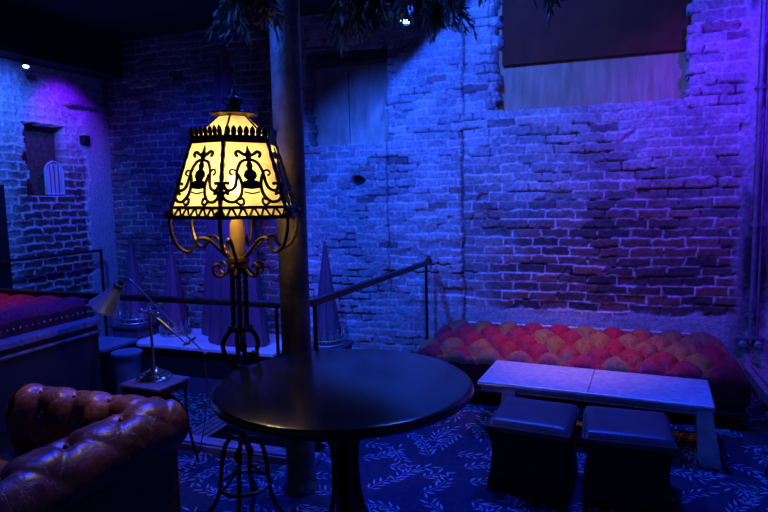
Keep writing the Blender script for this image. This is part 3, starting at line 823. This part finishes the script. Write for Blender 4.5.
# ------------------------------------------------------------------ leather sofa
so = thing('chesterfield_sofa', 'worn brown leather buttoned sofa with rolled arms at the front left corner', 'sofa', (-1.80, 1.99, 0))
def roll(name, length, button_sp, parent, r=.125, zc=.585, both=False, st=.010, seed=3, amp=.028):
    """scrolled roll along local x from 0 to -length; inner face towards -y"""
    path = []
    # profile: inner face up, over the scroll, down the outer face; (w, z) with w to the outside
    pts = [(-.085, .40), (-.10, .45), (-.115, .50)]
    a0, a1 = math.radians(205), math.radians(-55)
    n = 44
    arc = [(r * math.cos(a0 + (a1 - a0) * i / n), zc + r * math.sin(a0 + (a1 - a0) * i / n)) for i in range(n + 1)]
    tail = [(.055, .47), (.05, .40), (.05, .25), (.05, .10)]
    prof = np.array(pts + arc + tail)
    # resample evenly
    seg = np.hypot(*np.diff(prof, axis=0).T); s = np.concatenate([[0], np.cumsum(seg)])
    m = int(s[-1] / st); ss = np.linspace(0, s[-1], m)
    W = np.interp(ss, s, prof[:, 0]); Zp = np.interp(ss, s, prof[:, 1])
    tw, tz = np.gradient(W), np.gradient(Zp); nl_ = np.hypot(tw, tz); nw, nz_ = -tz / nl_, tw / nl_
    L = np.linspace(0, length, int(length / st))
    LL, SS = np.meshgrid(L, ss, indexing='ij')
    sa = s[3]                                      # where the scroll starts
    T = tuft_height(LL - .12, SS - sa - .10, button_sp, .30)
    d = np.full(LL.shape, 9.)
    for row, offs in ((sa + .10, 0), (sa + .25, .5)):
        k = np.round((LL - .12) / button_sp - offs) + offs
        d = np.minimum(d, np.hypot(LL - .12 - k * button_sp, SS - row))
    fade = sst(s[-1] - .42, s[-1] - .62, SS)
    pull = -np.exp(-(d / .035) ** 2) * .028 - np.exp(-(d / .10) ** 2) * .010
    wr_ = np.sin(np.arctan2(SS - sa - .1, .03) * 0 + LL * 70 + 9 * fbm(LL * 6, SS * 6, seed + 5)) * .0016 * np.exp(-(d / .14) ** 2)
    disp = ((T - 1) * amp * .6 + pull) * fade + wr_ + (fbm(LL * 9, SS * 9, seed, 4) - .5) * .012 + (fbm(LL * 40, SS * 40, seed + 1, 3) - .5) * .003
    X = -LL; Yv = W[None] + nw[None] * disp; Z = Zp[None] + nz_[None] * disp
    P = np.stack([X, Yv, Z], -1)
    o = grid_obj(name, P, None, M['leather'], parent, flip=False)
    for ch in (0, -1):
        pass
    for xe, sg in ((.0, 1), (-length, -1)):
        caps = MB()
        ring = [(xe, w_, z_) for w_, z_ in zip(W, Zp)]
        mid = (xe, 0, zc)
        lo = [(xe, -.085, .08), (xe, .05, .08)]
        ring2 = [(xe + sg * .02, w_ * .80, zc + (z_ - zc) * .80 if z_ > .47 else z_) for w_, z_ in zip(W, Zp)]
        n_ = len(ring)
        caps.add(ring + ring2, [(i, i + 1, n_ + i + 1, n_ + i) for i in range(n_ - 1)])
        caps.add(ring2 + [lo[1], lo[0]], [tuple(range(n_ + 2))])
        caps.build('end_facing', M['leather'], o, smooth=True)
    me0 = None
    for row, offs in ((sa + .10, 0), (sa + .25, .5)):
        for k in range(40):
            l_ = .12 + (k + offs) * button_sp
            if l_ > length - .04: break
            w_ = np.interp(row, ss, W); z_ = np.interp(row, ss, Zp); a_ = np.interp(row, ss, nw); b_ = np.interp(row, ss, nz_)
            if me0 is None: bt = MB().ball((0, 0, 0), .012, 8, 6).build('upholstery_button', M['leather'], o, smooth=True); me0 = bt.data
            else: bt = bpy.data.objects.new('upholstery_button', me0); COL.objects.link(bt); bt.parent = o
            bt.location = (-l_, w_ - a_ * .036, z_ - b_ * .036)
    return o
# the arm that runs across, and the back that runs towards the viewer
ar = roll('arm', .70, .20, so, seed=3); ar.location = (.02, -.02, 0)
bk = roll('back', 1.90, .26, so, seed=9); bk.rotation_euler = (0, 0, 0)
# rotate the back: its length runs along -y, its outside faces +x
bk.rotation_euler = (0, 0, PI / 2)
bk.scale = (1, -1, 1)
bk.location = (.02, .06, 0)
bk.rotation_euler = (0, 0, PI / 2)
a2 = ar.copy(); COL.objects.link(a2); a2.parent = so; a2.scale = (1, -1, 1); a2.location = (.02, -1.78, 0)
MB().box(-.72, -.04, -1.68, -.12, .26, .43, bev=.03).build('seat_cushion', M['leather'], so)
MB().box(-.74, .06, -1.84, .06, .10, .28, bev=.01).build('seat_frame', M['leather'], so)
for x in (-.70, .03):
    for y in (-1.80, .03): MB().lathe([(.018, 0), (.022, .02), (.034, .09), (.03, .105), (0, .105)], 12, (x, y, 0)).build('leg', M['black_wood'], so, smooth=True)

# ------------------------------------------------------------------ side table and desk lamp
sd = thing('side_table', 'small black side table holding the brass desk lamp behind the sofa', 'table', (-2.37, 2.665, 0), -.06)
MB().box(-.145, .145, -.125, .125, .505, .52, bev=.003).build('tabletop', M['side_top'], sd)
MB().box(-.135, .135, -.115, .115, .462, .505).build('apron', M['black_wood'], sd)
for x in (-.13, .13):
    for y in (-.11, .11): MB().tube(spline([(x * .95, y * .95, .47), (x * .97, y * .97, .25), (x * 1.25, y * 1.25, .0)], 6), .008, 8).build('leg', M['iron'], sd, smooth=True)
dx, dy, dz = -2.40, 2.70, .52
dl = thing('desk_lamp', 'brass balance-arm desk lamp with grey cone shade on small side table', 'lamp', (dx, dy, dz))
def D(p): return (p[0] - dx, p[1] - dy, p[2] - dz)
MB().lathe([(0, 0), (.098, 0), (.10, .008), (.088, .016), (.084, .022), (.072, .026), (.068, .034), (.05, .038), (.046, .046), (.028, .052), (.014, .07), (0, .072)], 40).build('base', M['brass'], dl, smooth=True)
MB().tube([(0, 0, .06), D((-2.439, 2.735, .89))], .008, 10).build('pole', M['brass'], dl, smooth=True)
hd = MB().ball(D((-2.439, 2.735, .895)), .016, 10, 8).tube([D((-2.48, 2.72, .905)), D((-2.40, 2.75, .885))], .008, 8).ball(D((-2.485, 2.718, .907)), .014, 8, 6).ball(D((-2.395, 2.75, .884)), .012, 8, 6)
hd.build('joint', M['steel'], dl, smooth=True)
MB().tube(spline([D((-2.60, 2.695, 1.062)), D((-2.575, 2.71, 1.085)), D((-2.535, 2.72, 1.072)), D((-2.41, 2.755, .93))], 6) + [D((-2.137, 2.83, .647))], .0055, 8).build('upper_arm', M['steel'], dl, smooth=True)
MB().tube([D((-2.43, 2.74, .885)), D((-2.241, 2.80, .706))], .006, 8).tube([D((-2.40, 2.75, .858)), D((-2.325, 2.775, .785))], .013, 10).build('lower_arm', M['steel'], dl, smooth=True)
MB().ball(D((-2.235, 2.80, .715)), .013, 8, 6).tube([D((-2.26, 2.79, .70)), D((-2.19, 2.815, .745))], .007, 8).build('clamp', M['steel'], dl, smooth=True)
axis = (Vector((-2.70, 2.662, .925)) - Vector((-2.612, 2.70, 1.055))).normalized()
p0 = Vector(D((-2.612, 2.70, 1.055)))
sh2 = MB(); prof_o = [(.018, -.005), (.024, .0), (.026, .03), (.034, .045), (.085, .165), (.088, .168)]; prof_i = [(.084, .166), (.032, .05), (.02, .03), (.0, .03)]
sh2.lathe([(.0, -.005)] + prof_o + prof_i, 32, p0, axis)
shd = sh2.build('lamp_shade', M['shade_grey'], dl, smooth=True)
MB().lathe([(0, -.03), (.012, -.03), (.018, -.02), (.018, .0), (.027, .003), (.029, .02), (.0, .02)], 20, p0, axis).build('socket', M['bronze'], shd, smooth=True)
tag(MB().tube(spline([(-2.15, 2.83, .60), (-2.12, 2.80, .50), (-2.10, 2.76, .36), (-2.11, 2.70, .15), (-2.16, 2.66, .006)], 8), .003, 6).build('power_cord', M['cable'], None, smooth=True), 'thin black cord trailing down beside the small side table', 'cord')

# ------------------------------------------------------------------ counter and gothic spires in the stair well
pcx = thing('low_counter', 'pale-topped low counter under the tall purple spires', 'counter', (-3.8, 5.05, -.2))
MB().box(-.95, .95, -.32, .34, 0, .27).build('body', M['black_body'], pcx)
MB().box(-.99, .99, -.36, .36, .27, .305, bev=.006).build('countertop', M['pale_top'], pcx)
def spire(loc, w, body, hgt, label, group, crown=True, seg=8, finial=True, collar=False):
    t = thing('gothic_spire', label, 'spire', loc, 0, group)
    mb = MB()
    if body > 0:
        mb.lathe([(w, 0), (w, body)], seg, a0=PI / seg)
        mb.build('shaft', M['spire'], t)
    cone = MB().lathe([(w * (1.04 if body > 0 else 1.0), body), (w * (1.04 if body > 0 else 1.), body + .02), (.006, hgt)], seg, a0=PI / seg)
    cn = cone.build('spire_roof', M['spire'], t)
    ribs = MB()
    for k in range(seg):
        a = PI / seg + 2 * PI * k / seg
        ribs.tube([(w * 1.01 * math.cos(a), w * 1.01 * math.sin(a), body + .02), (.006 * math.cos(a), .006 * math.sin(a), hgt)], [.008 * (w / .3) ** .5, .003], 5)
        if body > 0: ribs.tube([(w * math.cos(a), w * math.sin(a), 0), (w * math.cos(a), w * math.sin(a), body)], .01, 5)
    ribs.build('rib', M['spire_dark'], t)
    if finial:
        MB().lathe([(0, hgt - .05), (.012, hgt - .045), (.014, hgt - .035), (.006, hgt - .025), (.005, hgt + .05), (0, hgt + .07)], 10).build('finial', M['silver'], t, smooth=True)
    if crown:
        c_ = MB(); n = 14
        R = w * 1.12
        c_.torus((0, 0, .012), R, .010, 28, 6); c_.torus((0, 0, .06), R * 1.02, .006, 28, 6)
        for k in range(n):
            a = 2 * PI * k / n; ex = Vector((-math.sin(a), math.cos(a), 0)); o_ = Vector((R * math.cos(a), R * math.sin(a), .0))
            q = R * PI / n
            c_.plate([(-q * .9, .02), (0, .055), (q * .9, .02), (q * .5, .07), (q * .75, .095), (.0, .145), (-q * .75, .095), (-q * .5, .07)], o_, ex, (0, 0, 1), .008)
            c_.ball(o_ + Vector((0, 0, .15)), .011, 6, 4)
        c_.build('crown', M['silver'], t)
    return t
tall = 'tall purple spires on the low counter'
t = spire((-3.33, 4.93, .108), .335, 0, 2.93, 'broad tall purple spire directly behind the floor lamp, nearer of the two', tall, False); t.scale = (1, .38, 1)
t = spire((-3.62, 5.21, .108), .335, 0, 2.90, 'broad tall purple spire against the wall behind the floor lamp, farther of the two', tall, False); t.scale = (1, .38, 1)
low = 'small crowned spires'
def pedestal(loc, w, h, label):
    t = thing('pedestal', label, 'pedestal', loc, 0)
    MB().box(-w, w, -w, w, 0, h - .03).build('body', M['spire_dark'], t)
    MB().box(-w - .02, w + .02, -w - .02, w + .02, h - .03, h, bev=.006).build('cap', M['spire_dark'], t)
pedestal((-2.40, 5.0, -.2), .17, .35, 'dark pedestal block under the crowned spire right of the column')
spire((-2.40, 5.0, .15), .135, 0, .97, 'small purple spire with silver crown between the column and sloping handrail', low)
pedestal((-4.60, 4.95, .107), .16, .14, 'dark block under the small spire near the corner')
spire((-4.60, 4.95, .249), .135, 0, .93, 'small dark spire with finial near the corner, behind the desk lamp shade', low)
spire((-4.24, 5.12, .107), .13, .16, .98, 'small dark spire second from the corner, behind the desk lamp arm', low)

# little drum stools standing on the lower floor
ds = thing('drum_stool', 'small drum stool with pale round top behind the desk lamp pole', 'stool', (-3.86, 4.02, -.2))
MB().lathe([(0, 0), (.11, 0), (.105, .2), (.12, .40), (0, .40)], 18).build('body', M['glass_blue'], ds, smooth=True)
MB().lathe([(0, .40), (.125, .40), (.13, .415), (.125, .43), (0, .43)], 28).build('seat', M['glass_blue'], ds, smooth=True)
MB()
bkx = thing('storage_crate', 'dark crate on the lower floor beyond the banquette', 'crate', (-4.25, 4.15, -.2))
MB().box(-.2, .2, -.2, .2, 0, .42).build('body', M['black_body'], bkx)
MB().box(-.21, .21, -.21, .21, .42, .45, bev=.004).build('lid', M['glass_blue'], bkx)

# ------------------------------------------------------------------ left wall fittings
ap = thing('arched_panel', 'small pale arched planked panel standing in the left wall recess', 'panel', (-5.36, 4.745, 1.60))
pts = [(-.105, 0), (.105, 0), (.105, .24)] + [(.105 * math.cos(a), .24 + .105 * math.sin(a)) for a in [PI * i / 14 for i in range(1, 14)]] + [(-.105, .24)]
MB().plate(pts, (0, 0, 0), (0, 1, 0), (0, 0, 1), .02).build('panel', M['arch_panel'], ap)
fr_ = MB().tube([(.012, p[0], p[1]) for p in pts[2:]] , .010, 6)
fr_.tube([(.012, -.105, .01), (.012, -.105, .24)], .010, 6).tube([(.012, .105, .01), (.012, .105, .24)], .010, 6).tube([(.012, -.105, .01), (.012, .105, .01)], .010, 6)
fr_.build('frame', M['arch_panel'], ap)
for y in (-.05, 0, .05): MB().box(.0105, .014, y - .004, y + .004, .01, .30).build('plank_joint', M['old_wood'], ap)
jb = thing('junction_box', 'small black square box fixed on the purple wall beside the recess', 'box', (-5.27, 5.10, 2.19))
MB().box(-.03, .03, -.045, .045, -.045, .045, bev=.005).build('body', M['can'], jb)
MB().box(.03, .036, -.03, .03, -.03, .03).build('cover', M['can'], jb)
struct(MB().box(-5.31, -5.22, 3.3, 4.06, -.2, 1.66).box(-5.24, -5.215, 3.98, 4.07, -.2, 1.70).build('door_1', M['black_body']))

# ------------------------------------------------------------------ pipes in the right corner
pp_ = thing('wall_pipe', 'vertical painted conduit pipe in the plastered right corner', 'pipe', (1.13, 5.405, 0))
MB().tube([(0, 0, .30), (0, 0, 3.28)], .017, 12).build('conduit', M['pipe'], pp_, smooth=True)
MB().tube([(.045, .01, .34), (.045, .01, 3.28)], .010, 10).build('thin_conduit', M['pipe'], pp_, smooth=True)
for z in (.52, 1.24, 2.3): MB().lathe([(.017, -.02), (.023, -.018), (.023, .018), (.017, .02)], 14, (0, 0, z)).box(-.035, .07, .01, .03, z - .012, z + .012).build('pipe_clip', M['pipe'], pp_, smooth=True)
vb = MB().box(-.095, .10, -.02, .03, .325, .35, bev=.004)
vb.build('bracket', M['pipe'], pp_)
for x in (-.055, .055):
    MB().tube([(x, .005, .325), (x, .005, .27)], .028, 14).lathe([(.0, 0), (.03, 0), (.034, .015), (.02, .03), (0, .03)], 14, (x, -.02, .285), (0, -1, 0)).build('valve', M['pipe'], pp_, smooth=True)

# ------------------------------------------------------------------ spotlights
def fixture(name, loc, aim, label, r, L, lens, drop, mount=(0, 0, 1)):
    t = thing(name, label, 'spotlight', loc)
    ax = Vector(aim).normalized()
    MB().lathe([(0, -L), (r * .8, -L), (r, -L * .8), (r, .0), (r * 1.12, .008), (r * .9, .012), (r * .85, -.005), (0, -.005)], 20, (0, 0, 0), ax).build('can', M['can'], t, smooth=True)
    MB().lathe([(0, .0), (r * .8, .0), (r * .7, .006), (0, .009)], 18, (0, 0, 0), ax).build('lens', M[lens], t, smooth=True)
    b0 = -ax * L * .5
    side = ax.cross(Vector((0, 0, 1))).normalized() * (r + .012)
    y_ = MB()
    top = b0 + Vector((0, 0, r + .03))
    y_.tube([b0 + side, b0 + side + Vector((0, 0, r + .03)), b0 - side + Vector((0, 0, r + .03)), b0 - side], .006, 6)
    y_.tube([top, top + Vector((0, 0, drop - r - .03))], .010, 8)
    y_.build('yoke', M['can'], t)
    return t
fixture('ceiling_spotlight', (-1.32, 4.15, 2.76), (-.25, -.55, -.75), 'black ceiling spotlight with bright blue lens hanging among the evergreen sprays', .055, .13, 'lens', .50)
fixture('soffit_spotlight', (-5.0, 4.22, 2.78), (.45, -.45, -1), 'small black spotlight under the dark soffit above the left recess', .035, .08, 'lens_small', .09)

# ------------------------------------------------------------------ evergreen sprays hanging from the ceiling
def spray(loc, tips, label, seed):
    """drooping evergreen branches from a wire at loc; tips are (dx, dy, dz) ends"""
    t = thing('evergreen_spray', label, 'garland', loc, 0, 'hanging evergreen sprays')
    rnd = random.Random(seed)
    tw = MB(); lf = MB()
    tw.tube([(0, 0, 0), (0, 0, 3.28 - loc[2])], .006, 6)
    def needles(p, d, n=1):
        for _ in range(n):
            v = (d + Vector((rnd.uniform(-.8, .8), rnd.uniform(-.8, .8), rnd.uniform(-.7, .45)))).normalized()
            L = rnd.uniform(.035, .06); s = v.cross(Vector((rnd.random(), rnd.random(), rnd.random()))).normalized() * .0042; u = v.cross(s).normalized() * .0012
            e = p + v * L
            lf.add([p - s, p + u, p + s, p - u, p + v * L * .55 - s * 1.2, p + v * L * .55 + u, p + v * L * .55 + s * 1.2, p + v * L * .55 - u, e],
                   [(0, 1, 5, 4), (1, 2, 6, 5), (2, 3, 7, 6), (3, 0, 4, 7), (4, 5, 8), (5, 6, 8), (6, 7, 8), (7, 4, 8)])
    for tip in tips:
        a = Vector((0, 0, .12)); e = Vector(tip); m1 = a.lerp(e, .4) + Vector((0, 0, .07)); path = spline([a, m1, e], 9)
        tw.tube(path, [.005 * (1 - .7 * i / (len(path) - 1)) for i in range(len(path))], 5)
        for i, p in enumerate(path):
            d = (path[min(i + 1, len(path) - 1)] - path[max(i - 1, 0)]).normalized()
            needles(p, d, 4)
            if i > 1:
                for s_ in range(2):
                    v = (d + Vector((rnd.uniform(-1, 1), rnd.uniform(-1, 1), rnd.uniform(-.9, .1)))).normalized()
                    L = rnd.uniform(.06, .15); sub = [p, p + v * L * .5, p + v * L + Vector((0, 0, -.03))]
                    tw.tube(sub, .0018, 4)
                    for k in range(7): needles(p.lerp(sub[2], (k + 1) / 7), v, 3)
    tw.build('twig', M['twig'], t); lf.build('foliage', M['needle'], t)
    return t
YS = 2.45
def fan(cx, z, n, spread, drop, seed):
    rnd = random.Random(seed); out = []
    for i in range(n):
        x = -spread + 2 * spread * (i + .5) / n
        out.append((x + rnd.uniform(-.04, .04), rnd.uniform(-.12, .12), -drop * rnd.uniform(.25, 1.0) * (1 - .25 * abs(x) / spread)))
    return out
spray((-1.38, 2.20, 2.43), fan(0, 0, 4, .13, .11, 1), 'evergreen spray hanging in front of the top of the iron column', 1)
spray((-.98, 2.40, 2.46), fan(0, 0, 5, .14, .17, 2), 'evergreen spray just right of the iron column, before the lit ceiling spotlight', 2)
spray((-.86, 3.10, 2.62), fan(0, 0, 5, .14, .20, 3), 'evergreen spray hanging by the brick wall joint left of the high recess', 3)
spray((-.26, 2.45, 2.49), fan(0, 0, 5, .18, .13, 4), 'evergreen spray hanging over the left half of the high recess', 4)

# ------------------------------------------------------------------ lights
def spot(name, loc, target, color, power, angle, blend=.5, size=.05):
    l = bpy.data.lights.new(name, 'SPOT'); l.color = color; l.energy = power; l.spot_size = math.radians(angle); l.spot_blend = blend; l.shadow_soft_size = size
    o = bpy.data.objects.new(name, l); COL.objects.link(o); o.location = loc
    o.rotation_euler = (Vector(target) - Vector(loc)).to_track_quat('-Z', 'Y').to_euler(); return o
def area(name, loc, target, color, power, sx, sy):
    l = bpy.data.lights.new(name, 'AREA'); l.shape = 'RECTANGLE'; l.size = sx; l.size_y = sy; l.color = color; l.energy = power
    o = bpy.data.objects.new(name, l); COL.objects.link(o); o.location = loc
    o.rotation_euler = (Vector(target) - Vector(loc)).to_track_quat('-Z', 'Y').to_euler(); return o
def point(name, loc, color, power, size=.04):
    l = bpy.data.lights.new(name, 'POINT'); l.color = color; l.energy = power; l.shadow_soft_size = size
    o = bpy.data.objects.new(name, l); COL.objects.link(o); o.location = loc; return o
BLUE = (.016, .095, 1.0); DEEP = (.010, .038, 1.0); PURP = (.085, .004, 1.0); CYAN = (.03, .13, 1.0)
def toward(p, d): return tuple(a + b for a, b in zip(p, d))
P0 = (-1.0, 4.1, 3.2)
spot('blue_wash', P0, toward(P0, (.50, .30, -.70)), BLUE, 285, 151, .04)
spot('blue_wash_middle', (-2.2, 3.4, 3.0), (-1.75, 5.45, 1.15), BLUE, 470, 74, .7)
spot('blue_wash_left', (-3.6, 3.4, 3.0), (-4.1, 5.45, 1.0), DEEP, 170, 80, .9)
spot('purple_wash', (1.15, 4.2, 3.15), (1.05, 5.45, 1.9), (.10, .002, 1.0), 250, 92, .8)
spot('cyan_wash', (-4.3, 3.5, 2.85), (-5.3, 4.0, 1.9), CYAN, 230, 90, .7)
spot('violet_wash', (-4.7, 4.7, 2.85), (-5.3, 4.85, 2.3), (.14, .003, 1.0), 55, 75, .8)
spot('well_blue', (-3.3, 3.4, 3.1), (-3.6, 5.0, .1), BLUE, 480, 52, .8)
spot('well_violet', (-2.6, 3.6, 3.1), (-3.4, 5.0, .8), (.35, .02, 1.0), 60, 50, .9)
spot('table_blue', (-.1, 3.95, 3.15), (-.15, 3.3, .3), DEEP, 420, 56, .6, .12)
spot('room_blue', (-2.3, 3.7, 3.15), (-2.2, 2.4, .5), DEEP, 540, 80, .9, .1)
spot('fill_blue', (-1.9, .5, 3.15), (-2.9, 2.6, .8), (.02, .07, 1.0), 60, 50, .9, .1)
spot('foliage_blue', (-2.2, 1.5, 3.0), (-1.2, 2.4, 2.4), CYAN, 90, 60, .9, .05)
spot('column_blue', (-2.7, 1.9, 3.1), (-1.5, 2.7, 2.1), BLUE, 250, 34, .9, .05)
spot('bench_warm', (-.25, 5.12, 2.5), (-.25, 4.70, .36), (1.0, .36, .20), 125, 54, 1.0, .1)
spot('sofa_warm', (-2.5, 2.9, 3.15), (-2.25, 1.98, .7), (1.0, .60, .38), 95, 24, .9, .06)
spot('banquette_red', (-3.4, 2.2, 3.15), (-4.0, 2.6, .9), (1.0, .20, .34), 60, 40, .9, .1)
spot('wall_warm', (-.3, 2.6, 3.15), (-.1, 5.45, 1.5), (1.0, .42, .24), 26, 75, 1.0, .1)
point('lamp_bulb', (lx + .035, ly - .055, 1.60), (1.0, .73, .27), 13, .035)
w = bpy.data.worlds.new('World'); S.world = w; w.use_nodes = True
w.node_tree.nodes['Background'].inputs[0].default_value = (.02, .03, .25, 1); w.node_tree.nodes['Background'].inputs[1].default_value = .12

# ------------------------------------------------------------------ camera
cd = bpy.data.cameras.new('Camera'); cam = bpy.data.objects.new('Camera', cd); COL.objects.link(cam); S.camera = cam
cd.sensor_fit = 'HORIZONTAL'; cd.sensor_width = 36.; cd.lens = 600 / 768 * 36.; cd.clip_start = .02
fw = Vector((-.34014652, .93454489, -.10452846)); rr = Vector((.94024172, .33984499, -.02123397)); uu = Vector((-.01567938, .10550468, .99429519))
Rm = Matrix((rr, uu, -fw)).transposed()
cam.matrix_world = Matrix.Translation((0, 0, 1.55)) @ Rm.to_4x4()
